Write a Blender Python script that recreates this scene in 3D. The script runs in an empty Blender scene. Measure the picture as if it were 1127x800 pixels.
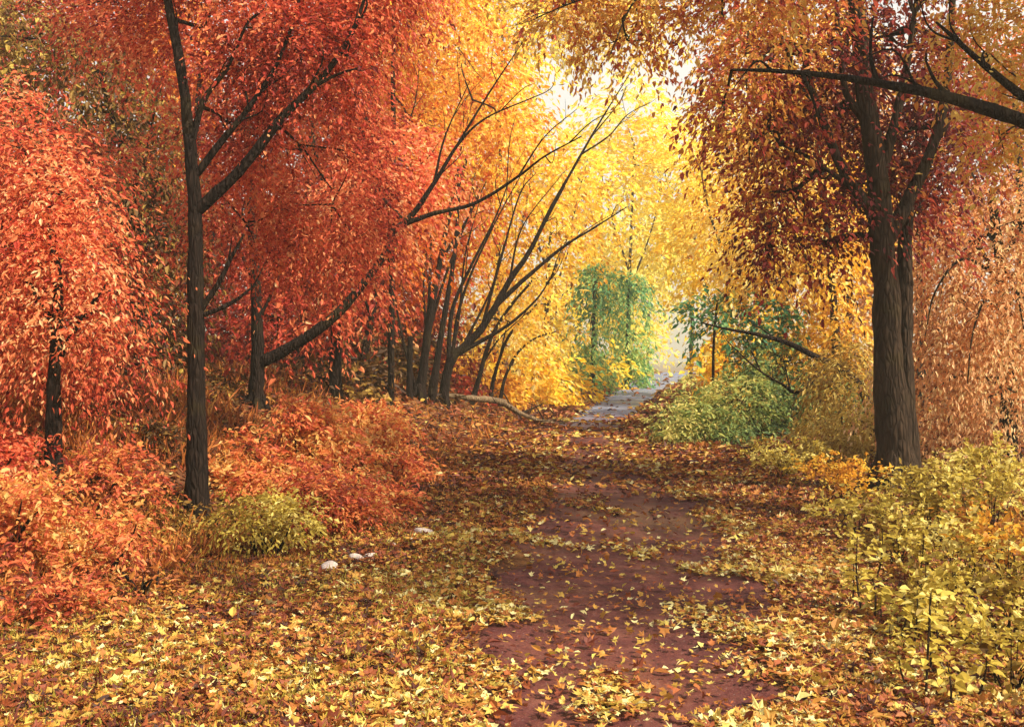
import bpy, math, numpy as np

rng = np.random.default_rng(11)
S = bpy.context.scene
COL = S.collection
F, H, HY, CX = 1082.0, 1.70, 390.0, 563.5      # survey of the view: focal (px), eye height, horizon row, centre column


def P(px, py, Y):
    """a surveyed point: picture column, row and distance from the viewer -> metres"""
    return np.array([(px - CX) / F * Y, Y, H + (HY - py) / F * Y])


# ------------------------------------------------------------------ noise
_nr = np.random.default_rng(5)
_ND = _nr.normal(size=(14, 3)); _ND /= np.linalg.norm(_ND, axis=1)[:, None]
_NP = _nr.uniform(0, 6.28, 14); _NF = np.linspace(.7, 2.1, 14)


def noise(p, scale=1.0, seed=0.0):
    p = np.asarray(p, float) / scale
    s = np.zeros(len(p))
    for i in range(14):
        s += np.sin((p @ _ND[i]) * _NF[i] * 2.4 + _NP[i] + seed * (i + 1.3)
                    + 1.1 * np.sin((p @ _ND[(i + 5) % 14]) * 1.3 + seed))
    return np.clip(s / 5.0, -1.3, 1.3)


def sst(a, b, x):
    t = np.clip((x - a) / (b - a), 0, 1)
    return t * t * (3 - 2 * t)


# ------------------------------------------------------------------ terrain
_Y = [-8, 0, 4.5, 7.4, 10.8, 14, 18, 23, 30, 37, 53, 80, 95, 140]
_XC = [.2, .3, .62, .82, 1.26, 1.42, 1.55, 1.85, 2.95, 4.3, 7.3, 12.9, 17, 30]
_HW = [1.0, 1.0, .85, 1.05, 1.1, 1.05, 1.0, 1.0, 1.05, 1.3, 1.7, 2.2, 2.3, 2.4]
_YL = [-8, 0, 5.3, 7.4, 9.7, 14, 20, 30, 50, 90, 140]
_XL = [-4.5, -4, -2.9, -2.3, -1.5, -.7, .2, 1.2, 4.6, 12, 26]


def pathx(y): return np.interp(y, _Y, _XC)
def pathw(y): return np.interp(y, _Y, _HW)
def leftx(y): return np.interp(y, _YL, _XL)


def ground_z(x, y):
    x = np.asarray(x, float); y = np.asarray(y, float)
    p = np.stack([x, y, np.zeros_like(x)], -1).reshape(-1, 3)
    n = noise(p, 2.3, 1.0).reshape(x.shape); n2 = noise(p, .8, 2.0).reshape(x.shape)
    dl = leftx(y) - x
    bank = .95 * sst(.6, 3.6, dl) * sst(2, 12, y) + .35 * sst(.2, 2.5, dl) + .8 * sst(4, 14, dl)
    dr = x - pathx(y) - pathw(y)
    bankr = .30 * sst(1.0, 5, dr) + .8 * sst(5, 16, dr)
    d = np.abs(x - pathx(y)) - pathw(y)
    off = sst(-.1, 1.2, d)
    z = bank + bankr + n * .05 * off + n2 * .018 * off
    z = z - .03 * (1 - sst(-.35, -.02, d))
    z = z - 7.0 * sst(90, 200, y)
    return z


def gz(x, y): return float(ground_z(np.array([x]), np.array([y]))[0])


# ------------------------------------------------------------------ mesh assembly
class MB:
    def __init__(s): s.v = []; s.f = []; s.m = []; s.a = []; s.n = 0

    def add(s, v, f, mat=0, a=None):
        v = np.asarray(v, np.float32); f = np.asarray(f, np.int32)
        if len(v) == 0: return
        s.v.append(v); s.f.append(f + s.n); s.m.append(np.full(len(f), mat, np.int32))
        s.a.append(np.zeros(len(v), np.float32) if a is None else np.asarray(a, np.float32)); s.n += len(v)

    def build(s, name, mats, parent=None, origin=(0, 0, 0), smooth=True, attr=True):
        me = bpy.data.meshes.new(name)
        v = np.concatenate(s.v) - np.asarray(origin, np.float32)
        me.vertices.add(len(v)); me.vertices.foreach_set('co', v.ravel())
        idx = np.concatenate([f.ravel() for f in s.f])
        cnt = np.concatenate([np.full(len(f), f.shape[1], np.int32) for f in s.f])
        me.loops.add(len(idx)); me.loops.foreach_set('vertex_index', idx.astype(np.int32))
        me.polygons.add(len(cnt))
        st = np.concatenate([[0], np.cumsum(cnt)[:-1]]).astype(np.int32)
        me.polygons.foreach_set('loop_start', st)
        me.polygons.foreach_set('material_index', np.concatenate(s.m))
        me.polygons.foreach_set('use_smooth', np.full(len(cnt), smooth, bool))
        if attr:
            at = me.attributes.new('tone', 'FLOAT', 'POINT')
            at.data.foreach_set('value', np.concatenate(s.a))
        me.update(calc_edges=True)
        for m in (mats if isinstance(mats, (list, tuple)) else [mats]): me.materials.append(m)
        o = bpy.data.objects.new(name, me); COL.objects.link(o)
        if parent is not None: o.parent = parent
        else: o.location = origin
        return o


def smooth_line(pts, rad, sub=5):
    pts = np.asarray(pts, float); rad = np.asarray(rad, float)
    if len(pts) < 3:
        t = np.linspace(0, 1, sub + 1)[:, None]
        return pts[0] * (1 - t) + pts[-1] * t, rad[0] + (rad[-1] - rad[0]) * t[:, 0]
    q = np.vstack([2 * pts[0] - pts[1], pts, 2 * pts[-1] - pts[-2]])
    out = []; ro = []
    for i in range(len(pts) - 1):
        a, b, c, d = q[i:i + 4]
        for t in np.arange(sub) / sub:
            out.append(.5 * (2 * b + (c - a) * t + (2 * a - 5 * b + 4 * c - d) * t * t + (3 * b - a - 3 * c + d) * t ** 3))
            ro.append(rad[i] + (rad[i + 1] - rad[i]) * t)
    out.append(pts[-1]); ro.append(rad[-1])
    return np.array(out), np.array(ro)


def tube(mb, pts, rad, seg=8, mat=0, lump=.10, sub=5, wob=.25):
    c, r = smooth_line(pts, rad, sub)
    n = len(c)
    if wob: c = c + np.stack([noise(c, .7, k + 3.) for k in range(3)], -1) * (r[:, None] * wob) * np.linspace(0, 1, n)[:, None]
    t = np.gradient(c, axis=0); t /= np.linalg.norm(t, axis=1)[:, None] + 1e-9
    u = np.cross(t[0], [0.3, .9, .1]); u /= np.linalg.norm(u)
    ang = np.arange(seg) / seg * 2 * np.pi
    V = np.zeros((n, seg, 3))
    for i in range(n):
        u = u - t[i] * (u @ t[i]); u /= np.linalg.norm(u) + 1e-9
        w = np.cross(t[i], u)
        V[i] = c[i] + r[i] * (np.cos(ang)[:, None] * u + np.sin(ang)[:, None] * w)
    if lump:
        V = V.reshape(-1, 3); cc = np.repeat(c, seg, 0); rr = np.repeat(r, seg)
        k = 1 + lump * noise(V, max(.05, float(r.mean()) * 1.6), 7.)
        V = cc + (V - cc) * k[:, None]
    else: V = V.reshape(-1, 3)
    i = np.arange(n - 1)[:, None] * seg; j = np.arange(seg)[None, :]; j2 = (j + 1) % seg
    f = np.stack([i + j, i + j2, i + seg + j2, i + seg + j], -1).reshape(-1, 4)
    mb.add(V, f, mat)
    tip = np.vstack([V[-seg:], c[-1] + t[-1] * r[-1] * .7])
    mb.add(tip, np.stack([np.arange(seg), (np.arange(seg) + 1) % seg, np.full(seg, seg)], -1), mat)
    return c


def unit(a): return a / (np.linalg.norm(a, axis=-1, keepdims=True) + 1e-9)


def leaves(mb, pos, d, nrm, size, tone, wide=.55, mat=0, fine=True, fold=.22):
    """each leaf: a pointed blade folded along its midrib"""
    N = len(pos)
    if N == 0: return
    d = unit(d); s = unit(np.cross(d, nrm)); n = np.cross(s, d)
    L = size[:, None]; w = L * (wide if np.isscalar(wide) else wide[:, None])
    if fine:
        v = np.stack([pos, pos + d * L * .34 + s * w * .5 + n * w * fold, pos + d * L * .68 + s * w * .36 + n * (w * fold * .7 - L * .05),
                      pos + d * L - n * L * .12, pos + d * L * .68 - s * w * .36 + n * (w * fold * .7 - L * .05),
                      pos + d * L * .34 - s * w * .5 + n * w * fold], 1)
        b = np.arange(N)[:, None] * 6
        f = np.concatenate([b + [0, 1, 2, 3], b + [0, 3, 4, 5]], 0)
        mb.add(v.reshape(-1, 3), f, mat, np.repeat(tone, 6))
    else:
        v = np.stack([pos, pos + d * L * .45 + s * w * .5 + n * w * fold, pos + d * L, pos + d * L * .45 - s * w * .5 + n * w * fold], 1)
        b = np.arange(N)[:, None] * 4
        f = np.concatenate([b + [0, 1, 2], b + [0, 2, 3]], 0)
        mb.add(v.reshape(-1, 3), f, mat, np.repeat(tone, 4))


_LA = np.radians([0, 22, 48, 72, 108, 150, 180, 210, 252, 288, 312, 338])
_LR = np.array([1., .50, .86, .46, .66, .34, .30, .34, .66, .46, .86, .50])


def lobed_leaves(mb, pos, d, nrm, size, tone, mat=0):
    """fallen leaves with five lobes, each curled its own way"""
    N = len(pos); d = unit(d); s = unit(np.cross(d, nrm)); n = np.cross(s, d); m = len(_LA)
    rr = _LR[None] * rng.uniform(.8, 1.2, (N, m)) * size[:, None] * .6
    curl = rng.normal(.25, .35, (N, 1)); bend = rng.normal(0, .3, (N, 1))
    x = np.cos(_LA) * rr; y = np.sin(_LA) * rr * rng.uniform(.6, 1.05, (N, 1))
    z = (curl * y ** 2 + bend * x ** 2) / (size[:, None] * .5)
    v = pos[:, None] + x[..., None] * d[:, None] + y[..., None] * s[:, None] + z[..., None] * n[:, None]
    v = np.concatenate([pos[:, None], v], 1)
    b = np.arange(N)[:, None, None] * (m + 1); k = np.arange(m)
    t = np.stack([np.zeros(m, int), 1 + k, 1 + (k + 1) % m], -1)[None]
    mb.add(v.reshape(-1, 3), (b + t).reshape(-1, 3), mat, np.repeat(tone, m + 1))


def rand_dir(n):
    return unit(rng.normal(size=(n, 3)))


def foliage(mb, ells, leaf=.08, cover=4., spray=.55, per=12, droop=.7, wide=.5, tone0=.5, tvar=.38, clump=.8, keep=-.45,
            bias=(0, 0, 0), seed=0., fine=True, mat=0, flat=.6, floor=True):
    """sprays of leaves spread through ellipsoids (centre, radii in metres, tone shift)"""
    for (c, R, dt) in ells:
        c = np.asarray(c, float); R = np.asarray(R, float)
        area = math.pi * R[2] * (R[0] + R[1]) * .5
        n = max(6, int(cover * area / (.15 * leaf * leaf * (wide / .5)) / per))
        u = rand_dir(n); r = rng.random(n) ** (1 / 2.3)
        o = c + u * R * (r * .95)[:, None]
        k = noise(o, clump, seed) > keep + rng.normal(size=n) * .12
        if k.mean() < .35: k |= rng.random(n) < .4
        if not k.any(): k[:] = True
        o = o[k]; u = u[k]; n = len(o)
        d = unit(u * [1, 1, .7] * .7 + rand_dir(n) * .55 + np.asarray(bias))
        Ls = spray * rng.uniform(.6, 1.3, n)
        cl = noise(o, clump * .8, seed + 9) * .5 + noise(o, clump * 2.5, seed + 4) * .5
        tt = tone0 + dt + tvar * cl * .75 + rng.normal(size=n) * .07
        odd = rng.random(n); tt = tt + np.where(odd < .06, -.3, np.where(odd > .92, .28, 0))
        t = (np.arange(per) + .5) / per
        t = t[None, :] + rng.uniform(-.5, .5, (n, per)) / per
        side = unit(np.cross(d, rand_dir(n) * .5 + [0, 0, 1]))
        sg = np.where(np.arange(per) % 2 == 0, 1., -1.)[None, :, None]
        pos = o[:, None] + d[:, None] * (Ls[:, None] * t)[..., None]
        pos[..., 2] -= droop * Ls[:, None] * t ** 2
        pos += rng.normal(size=pos.shape) * leaf * .28
        tang = d[:, None] + np.array([0, 0, -1.]) * (2 * droop * t)[..., None]
        ld = tang * .75 + side[:, None] * sg * .7 + rng.normal(size=pos.shape) * .28
        nm = np.array([0, 0, 1.]) * flat + rng.normal(size=pos.shape) * .55 + u[:, None] * .25
        sz = leaf * np.clip(rng.lognormal(-.08, .32, (n, per)), .4, 1.7)
        tn = tt[:, None] + rng.normal(size=(n, per)) * .16
        pos = pos.reshape(-1, 3); ld = ld.reshape(-1, 3); nm = nm.reshape(-1, 3); sz = sz.ravel(); tn = np.clip(tn.ravel(), 0.01, .99)
        if floor:
            g = ground_z(pos[:, 0], pos[:, 1]); m = pos[:, 2] > g + .03
            pos, ld, nm, sz, tn = pos[m], ld[m], nm[m], sz[m], tn[m]
        leaves(mb, pos, ld, nm, sz, tn, wide * rng.uniform(.65, 1.4, len(pos)), mat, fine)


def twigs(mb, nodes, ells, r0=.02, mat=1, n=5, minz=None):
    """fine twigs that carry the sprays: from the nearest limb into every clump"""
    for (c, R, dt) in ells:
        c = np.asarray(c, float)
        i = int(np.argmin(np.linalg.norm(nodes - c, axis=1) + .4 * np.maximum(0, nodes[:, 2] - c[2])))
        a = nodes[i]; mid = (a + c) / 2 + rng.normal(size=3) * .06 * np.linalg.norm(c - a)
        mid[2] += .06 * np.linalg.norm(c - a)
        if np.linalg.norm(c - a) < 2.0 * max(R) + .2: tube(mb, [a, mid, c], [r0, r0 * .75, r0 * .5], 5, mat, 0, 4, 0)
        else: a = c
        for k in range(n):
            e = c + rand_dir(1)[0] * np.asarray(R) * .85
            m2 = (c + e) / 2 + rng.normal(size=3) * .08 * np.linalg.norm(R)
            s = a * .25 + c * .75 if k % 2 else c
            tube(mb, [s, m2, e], [r0 * .5, r0 * .33, r0 * .13], 4, mat, 0, 3, 0)


# ------------------------------------------------------------------ materials
def newmat(name):
    m = bpy.data.materials.new(name); m.use_nodes = True
    nt = m.node_tree; nt.nodes.clear()
    return m, nt, nt.nodes, nt.links


def ramp(nd, stops):
    r = nd.new('ShaderNodeValToRGB'); e = r.color_ramp.elements
    while len(e) < len(stops): e.new(.5)
    for x, (p, c) in zip(e, stops): x.position = p; x.color = (*c, 1)
    return r


def leaf_mat(name, stops, trans=.5, rough=.55, spec=.25):
    m, nt, nd, lk = newmat(name)
    a = nd.new('ShaderNodeAttribute'); a.attribute_name = 'tone'
    g = nd.new('ShaderNodeNewGeometry')
    r = ramp(nd, stops); lk.new(a.outputs['Fac'], r.inputs[0])
    nz = nd.new('ShaderNodeTexNoise'); nz.inputs['Scale'].default_value = 40
    tc = nd.new('ShaderNodeTexCoord'); lk.new(tc.outputs['Object'], nz.inputs['Vector'])
    hs = nd.new('ShaderNodeHueSaturation'); lk.new(r.outputs[0], hs.inputs['Color'])
    mr = nd.new('ShaderNodeMapRange'); mr.inputs['To Min'].default_value = .72; mr.inputs['To Max'].default_value = 1.25
    lk.new(nz.outputs['Fac'], mr.inputs[0]); lk.new(mr.outputs[0], hs.inputs['Value'])
    p = nd.new('ShaderNodeBsdfPrincipled'); p.inputs['Roughness'].default_value = rough
    p.inputs['Specular IOR Level'].default_value = spec
    lk.new(hs.outputs[0], p.inputs['Base Color'])
    t = nd.new('ShaderNodeBsdfTranslucent'); lk.new(hs.outputs[0], t.inputs['Color'])
    mx = nd.new('ShaderNodeMixShader'); mx.inputs[0].default_value = trans
    lk.new(p.outputs[0], mx.inputs[1]); lk.new(t.outputs[0], mx.inputs[2])
    o = nd.new('ShaderNodeOutputMaterial'); lk.new(mx.outputs[0], o.inputs[0])
    return m


def bark_mat(name, c0, c1, scale=9.):
    m, nt, nd, lk = newmat(name)
    tc = nd.new('ShaderNodeTexCoord'); mp = nd.new('ShaderNodeMapping'); mp.inputs['Scale'].default_value = (1, 1, .22)
    lk.new(tc.outputs['Object'], mp.inputs[0])
    v = nd.new('ShaderNodeTexVoronoi'); v.feature = 'DISTANCE_TO_EDGE'; v.inputs['Scale'].default_value = scale * 3
    n = nd.new('ShaderNodeTexNoise'); n.inputs['Scale'].default_value = scale * 1.3; n.inputs['Detail'].default_value = 6
    lk.new(mp.outputs[0], v.inputs['Vector']); lk.new(mp.outputs[0], n.inputs['Vector'])
    mu = nd.new('ShaderNodeMath'); mu.operation = 'MULTIPLY_ADD'; mu.inputs[1].default_value = 1.6
    lk.new(v.outputs['Distance'], mu.inputs[0]); lk.new(n.outputs['Fac'], mu.inputs[2])
    r = ramp(nd, [(.3, c0), (.62, tuple((np.array(c0) + c1) / 2)), (.95, c1)]); lk.new(mu.outputs[0], r.inputs[0])
    # moss and lichen stains of their own shape
    n2 = nd.new('ShaderNodeTexNoise'); n2.inputs['Scale'].default_value = 2.2; n2.inputs['Detail'].default_value = 4
    lk.new(tc.outputs['Object'], n2.inputs['Vector'])
    r2 = ramp(nd, [(.54, (0, 0, 0)), (.66, (.75, .75, .75))]); lk.new(n2.outputs['Fac'], r2.inputs[0])
    mix = nd.new('ShaderNodeMixRGB'); mix.inputs['Color2'].default_value = (.036, .026, .011, 1)
    lk.new(r2.outputs[0], mix.inputs[0]); lk.new(r.outputs[0], mix.inputs['Color1'])
    p = nd.new('ShaderNodeBsdfPrincipled'); p.inputs['Roughness'].default_value = .9; p.inputs['Specular IOR Level'].default_value = .06
    lk.new(mix.outputs[0], p.inputs['Base Color'])
    b = nd.new('ShaderNodeBump'); b.inputs['Strength'].default_value = .9; b.inputs['Distance'].default_value = .03
    lk.new(mu.outputs[0], b.inputs['Height']); lk.new(b.outputs[0], p.inputs['Normal'])
    o = nd.new('ShaderNodeOutputMaterial'); lk.new(p.outputs[0], o.inputs[0])
    return m


def soil_mat(name, stops, scale, rough=.9, spec=.3, bump=.5, damp_sky_tint=None, fleck=None):
    m, nt, nd, lk = newmat(name)
    tc = nd.new('ShaderNodeTexCoord')
    n = nd.new('ShaderNodeTexNoise'); n.inputs['Scale'].default_value = scale; n.inputs['Detail'].default_value = 9; n.inputs['Roughness'].default_value = .66
    n2 = nd.new('ShaderNodeTexNoise'); n2.inputs['Scale'].default_value = .55; n2.inputs['Detail'].default_value = 4
    n3 = nd.new('ShaderNodeTexNoise'); n3.inputs['Scale'].default_value = scale * 9; n3.inputs['Detail'].default_value = 3
    for q in (n, n2, n3): lk.new(tc.outputs['Object'], q.inputs['Vector'])
    a = nd.new('ShaderNodeMath'); a.operation = 'MULTIPLY_ADD'; a.inputs[1].default_value = .55; lk.new(n2.outputs['Fac'], a.inputs[0])
    h = nd.new('ShaderNodeMath'); h.operation = 'MULTIPLY'; h.inputs[1].default_value = .5; lk.new(n.outputs['Fac'], h.inputs[0])
    lk.new(h.outputs[0], a.inputs[2])
    r = ramp(nd, stops); lk.new(a.outputs[0], r.inputs[0])
    p = nd.new('ShaderNodeBsdfPrincipled'); p.inputs['Roughness'].default_value = rough; p.inputs['Specular IOR Level'].default_value = spec
    lk.new(r.outputs[0], p.inputs['Base Color'])
    if damp_sky_tint:
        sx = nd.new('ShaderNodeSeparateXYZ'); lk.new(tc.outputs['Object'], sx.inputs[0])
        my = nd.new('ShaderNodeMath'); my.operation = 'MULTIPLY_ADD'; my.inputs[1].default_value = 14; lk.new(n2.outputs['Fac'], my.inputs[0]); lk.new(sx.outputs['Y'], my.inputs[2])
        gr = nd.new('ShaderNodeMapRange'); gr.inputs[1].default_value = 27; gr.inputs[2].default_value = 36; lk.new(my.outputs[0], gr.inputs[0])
        g2 = ramp(nd, [(.35, (.09, .10, .14)), (.65, (.20, .22, .29))]); lk.new(n.outputs['Fac'], g2.inputs[0])  # far stretch: blue-grey sky reflection painted into the base colour
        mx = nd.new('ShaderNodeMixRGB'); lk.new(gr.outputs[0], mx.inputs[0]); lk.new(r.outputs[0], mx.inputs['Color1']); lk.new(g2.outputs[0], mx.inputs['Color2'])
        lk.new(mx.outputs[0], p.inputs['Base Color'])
        mr = nd.new('ShaderNodeMapRange'); mr.inputs[1].default_value = .4; mr.inputs[2].default_value = .62
        mr.inputs[3].default_value = rough; mr.inputs[4].default_value = damp_sky_tint
        lk.new(n2.outputs['Fac'], mr.inputs[0]); lk.new(mr.outputs[0], p.inputs['Roughness'])
    if fleck:
        vf = nd.new('ShaderNodeTexVoronoi'); vf.inputs['Scale'].default_value = 55; lk.new(tc.outputs['Object'], vf.inputs['Vector'])
        rf = ramp(nd, [(.10, (.75, .75, .75)), (.2, (0, 0, 0))]); lk.new(vf.outputs['Distance'], rf.inputs[0])
        rc = ramp(nd, [(0, (.02, .008, .006)), (.35, (.13, .045, .02)), (.6, (.30, .16, .05)), (.8, (.18, .14, .12)), (1, (.34, .28, .24))]); sc = nd.new('ShaderNodeSeparateColor'); lk.new(vf.outputs['Color'], sc.inputs[0]); lk.new(sc.outputs[0], rc.inputs[0])
        src = p.inputs['Base Color'].links[0].from_socket
        mf = nd.new('ShaderNodeMixRGB'); lk.new(rf.outputs[0], mf.inputs[0]); lk.new(src, mf.inputs['Color1']); lk.new(rc.outputs[0], mf.inputs['Color2']); lk.new(mf.outputs[0], p.inputs['Base Color'])
    hb = nd.new('ShaderNodeMath'); hb.operation = 'MULTIPLY_ADD'; hb.inputs[1].default_value = .35
    lk.new(n3.outputs['Fac'], hb.inputs[0]); lk.new(n.outputs['Fac'], hb.inputs[2])
    b = nd.new('ShaderNodeBump'); b.inputs['Strength'].default_value = bump; b.inputs['Distance'].default_value = .05
    lk.new(hb.outputs[0], b.inputs['Height']); lk.new(b.outputs[0], p.inputs['Normal'])
    o = nd.new('ShaderNodeOutputMaterial'); lk.new(p.outputs[0], o.inputs[0])
    return m


RED = leaf_mat('red_leaves', [(0, (.13, .012, .012)), (.2, (.40, .04, .025)), (.40, (.68, .12, .055)), (.60, (.81, .24, .09)), (.82, (.87, .42, .16)), (1, (.90, .62, .30))], .56)
ORANGE = leaf_mat('orange_leaves', [(0, (.16, .02, .008)), (.22, (.46, .06, .014)), (.45, (.70, .16, .022)), (.66, (.80, .30, .03)), (.86, (.86, .46, .045)), (1, (.9, .6, .12))])
SALMON = leaf_mat('salmon_leaves', [(0, (.10, .03, .014)), (.2, (.34, .055, .03)), (.42, (.62, .14, .055)), (.62, (.76, .28, .08)), (.8, (.70, .40, .09)), (1, (.80, .54, .20))])
BUSHG = leaf_mat('olive_green_leaves', [(0, (.03, .05, .02)), (.3, (.10, .17, .05)), (.58, (.22, .29, .075)), (.8, (.42, .42, .09)), (1, (.66, .56, .16))], .45)
YELLOW = leaf_mat('yellow_leaves', [(0, (.44, .15, .015)), (.22, (.76, .34, .02)), (.48, (.91, .61, .035)), (.74, (.94, .76, .08)), (1, (.94, .84, .24))], .55)
AMBER = leaf_mat('amber_leaves', [(0, (.26, .10, .02)), (.22, (.60, .26, .03)), (.48, (.84, .46, .045)), (.72, (.90, .60, .06)), (.88, (.90, .68, .14)), (1, (.9, .76, .3))], .55)
OLIVE = leaf_mat('olive_leaves', [(0, (.05, .022, .008)), (.3, (.16, .08, .018)), (.55, (.34, .20, .035)), (.8, (.52, .36, .06)), (1, (.7, .55, .14))], .4)
GREEN = leaf_mat('green_leaves', [(0, (.03, .10, .06)), (.3, (.08, .26, .12)), (.6, (.20, .42, .15)), (.82, (.42, .55, .14)), (1, (.66, .66, .18))], .5)
MAROON = leaf_mat('maroon_leaves', [(0, (.10, .014, .016)), (.22, (.32, .038, .034)), (.40, (.54, .10, .05)), (.55, (.60, .21, .04)), (.76, (.70, .40, .06)), (1, (.82, .62, .16))])
PEACH = leaf_mat('peach_leaves', [(0, (.20, .07, .02)), (.2, (.52, .20, .06)), (.45, (.78, .38, .14)), (.72, (.87, .54, .25)), (.88, (.88, .66, .34)), (1, (.86, .68, .3))])
LIME = leaf_mat('lime_leaves', [(0, (.10, .05, .012)), (.25, (.22, .125, .02)), (.5, (.44, .32, .045)), (.75, (.64, .50, .08)), (1, (.78, .68, .22))], .45)
LITTER = leaf_mat('fallen_leaf', [(0, (.045, .014, .008)), (.2, (.15, .03, .012)), (.38, (.28, .07, .018)), (.55, (.40, .16, .025)), (.75, (.48, .30, .045)), (.9, (.56, .44, .09)), (1, (.68, .60, .26))], .25, .6, .3)
GRASSM = leaf_mat('grass_blade', [(0, (.08, .03, .01)), (.3, (.19, .12, .018)), (.6, (.33, .26, .03)), (.85, (.48, .40, .06)), (1, (.64, .55, .16))], .3)
DRYM = leaf_mat('dry_stalk', [(0, (.10, .03, .016)), (.35, (.30, .085, .025)), (.65, (.50, .18, .035)), (.85, (.62, .30, .06)), (1, (.7, .46, .15))], .3)
BARK = bark_mat('dark_bark', (.005, .0035, .003), (.020, .0125, .009))
BARK2 = bark_mat('brown_bark', (.009, .006, .0045), (.045, .028, .017), 7)
BARKM = bark_mat('weathered_bark', (.03, .018, .012), (.26, .18, .10), 12)
BARKP = bark_mat('pale_bark', (.10, .06, .035), (.42, .32, .19), 12)
SOIL = soil_mat('leaf_mould', [(.30, (.035, .014, .008)), (.5, (.10, .038, .014)), (.62, (.20, .085, .02)), (.75, (.27, .15, .03))], 5.5, .95, .2, .7)
PATHM = soil_mat('damp_earth_sky_tint', [(.36, (.034, .009, .008)), (.5, (.082, .021, .017)), (.6, (.13, .043, .028)), (.72, (.18, .075, .055))], 3.2, .8, .22, .8, .36, True)
STONE = soil_mat('pale_stone', [(.3, (.30, .22, .17)), (.5, (.48, .40, .33)), (.72, (.60, .53, .45))], 14, .85, .3, .4)


# ------------------------------------------------------------------ scene objects
def thing(name, label, cat, loc, group=None):
    o = bpy.data.objects.new(name, None); COL.objects.link(o); o.location = loc
    o.empty_display_size = .3
    o['label'] = label; o['category'] = cat
    if group: o['group'] = group
    return o


def tag(o, label=None, cat=None, group=None, kind=None):
    for k, v in (('label', label), ('category', cat), ('group', group), ('kind', kind)):
        if v: o[k] = v
    return o


def E(px, py, Y, rx, ry, rd=None, dt=0.):
    """crown clump: surveyed centre, half-width and half-height, depth half-size in metres"""
    k = Y / F
    return (P(px, py, Y), (rx * k, rd if rd else .75 * (rx + ry) * .5 * k, ry * k), dt)


def line(pts, Y):
    """surveyed polyline; a point may carry its own distance"""
    return np.array([P(p[0], p[1], p[2] if len(p) > 2 else Y) for p in pts])


def tree(name, label, cat, Y, trunk, ells, mat, r0, r1, branches=(), bark=BARK, group=None, fol=None, seg=12, flare=1.5, tw=True,
         stems=(), ntw=5, twr=None, base_Y=None, parts=True):
    """trunk > branches, crown. trunk: surveyed polyline from the foot upward (its foot goes down to the ground)"""
    pts = line(trunk, Y)
    bx, by = pts[0][0], pts[0][1]; bz = gz(bx, by)
    pts[0][2] = bz - .12
    loc = (bx, by, bz)
    root = thing(name, label, cat, loc, group)
    n = len(pts); h = np.linspace(0, 1, n); rad = r0 + (r1 - r0) * h ** .85; rad[0] = r0 * flare
    # a short flare above the foot
    a = pts[0] + (pts[1] - pts[0]) * min(.3, .45 / (np.linalg.norm(pts[1] - pts[0]) + 1e-6))
    pts = np.vstack([pts[:1], a, pts[1:]]); rad = np.concatenate([rad[:1], [r0 * 1.04], rad[1:]])
    mb = MB(); nodes = [tube(mb, pts, rad, seg, 0, .12, 6, .3)]
    if Y < 22 and r0 > .07:
        for q in range(6):
            a = q * 1.05 + rng.uniform(-.3, .3); ca, sa = math.cos(a), math.sin(a); Lr = r0 * rng.uniform(2.2, 3.8)
            rp = [np.array([bx + ca * r0 * .35, by + sa * r0 * .35, bz + r0 * 2.0]), np.array([bx + ca * r0 * 1.0, by + sa * r0 * 1.0, bz + r0 * .75])]
            for w in (.55, 1.): rp.append(np.array([bx + ca * Lr * w, by + sa * Lr * w, gz(bx + ca * Lr * w, by + sa * Lr * w) + (.02 if w < 1 else -.06)]))
            tube(mb, rp, [r0 * .55, r0 * .42, r0 * .28, r0 * .12], 7, 0, .12, 4, .2)
    mb.build('trunk', bark, root, loc, attr=False)
    for s in stems:
        sp = line(s[0], Y); sp[0][2] = gz(sp[0][0], sp[0][1]) - .1
        mb = MB(); nodes.append(tube(mb, sp, np.linspace(s[1], s[2], len(sp)) * np.concatenate([[1.3], np.ones(len(sp) - 1)]), 10, 0, .1, 6, .5))
        mb.build('trunk', bark, root, loc, attr=False)
    for b in branches:
        bp = line(b[0], Y); mb = MB()
        # root the limb inside the nearest wood
        al = np.vstack(nodes); j = int(np.argmin(np.linalg.norm(al - bp[0], axis=1)))
        if np.linalg.norm(al[j] - bp[0]) < 1.2: bp[0] = al[j]
        nodes.append(tube(mb, bp, np.linspace(b[1] ** .6, b[2] ** .6, len(bp)) ** (1 / .6), 8, 0, .1, 6, .5))
        # small side shoots of this limb
        nb = nodes[-1]; Lb = np.linalg.norm(nb[-1] - nb[0])
        for q in range(3 if Lb > 1 else 1):
            i = rng.integers(len(nb) // 3, len(nb) - 1); t = unit(nb[min(i + 1, len(nb) - 1)] - nb[i - 1])
            e = nb[i] + (t * 1.0 + rng.normal(size=3) * .26 + [0, 0, .2]) * min(Lb, .16 * Y) * rng.uniform(.15, .32)
            tube(mb, [nb[i], (nb[i] + e) / 2 + rng.normal(size=3) * .03 * Lb, e], [b[2] * 1.2, b[2] * .8, b[2] * .35], 5, 0, 0, 4, 0)
        mb.build('branch', bark, root, loc, attr=False)
    if ells:
        nodes = np.vstack(nodes); nodes = nodes[nodes[:, 2] > bz + .25 * (nodes[:, 2].max() - bz)]
        k = dict(leaf=float(np.clip(.0068 * Y, .055, .40)), wide=.42, spray=float(np.clip(.05 * Y, .4, 2.2)), clump=float(np.clip(.07 * Y, .5, 3.)),
                 fine=Y < 15, seed=float(rng.random() * 50))
        k.update(fol or {})
        mb = MB(); foliage(mb, ells, **k)
        if tw: twigs(mb, nodes, ells, twr or max(.012, r1 * .7), 1, ntw)
        mb.build('crown', [mat, bark], root, loc, smooth=False)
    return root


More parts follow.
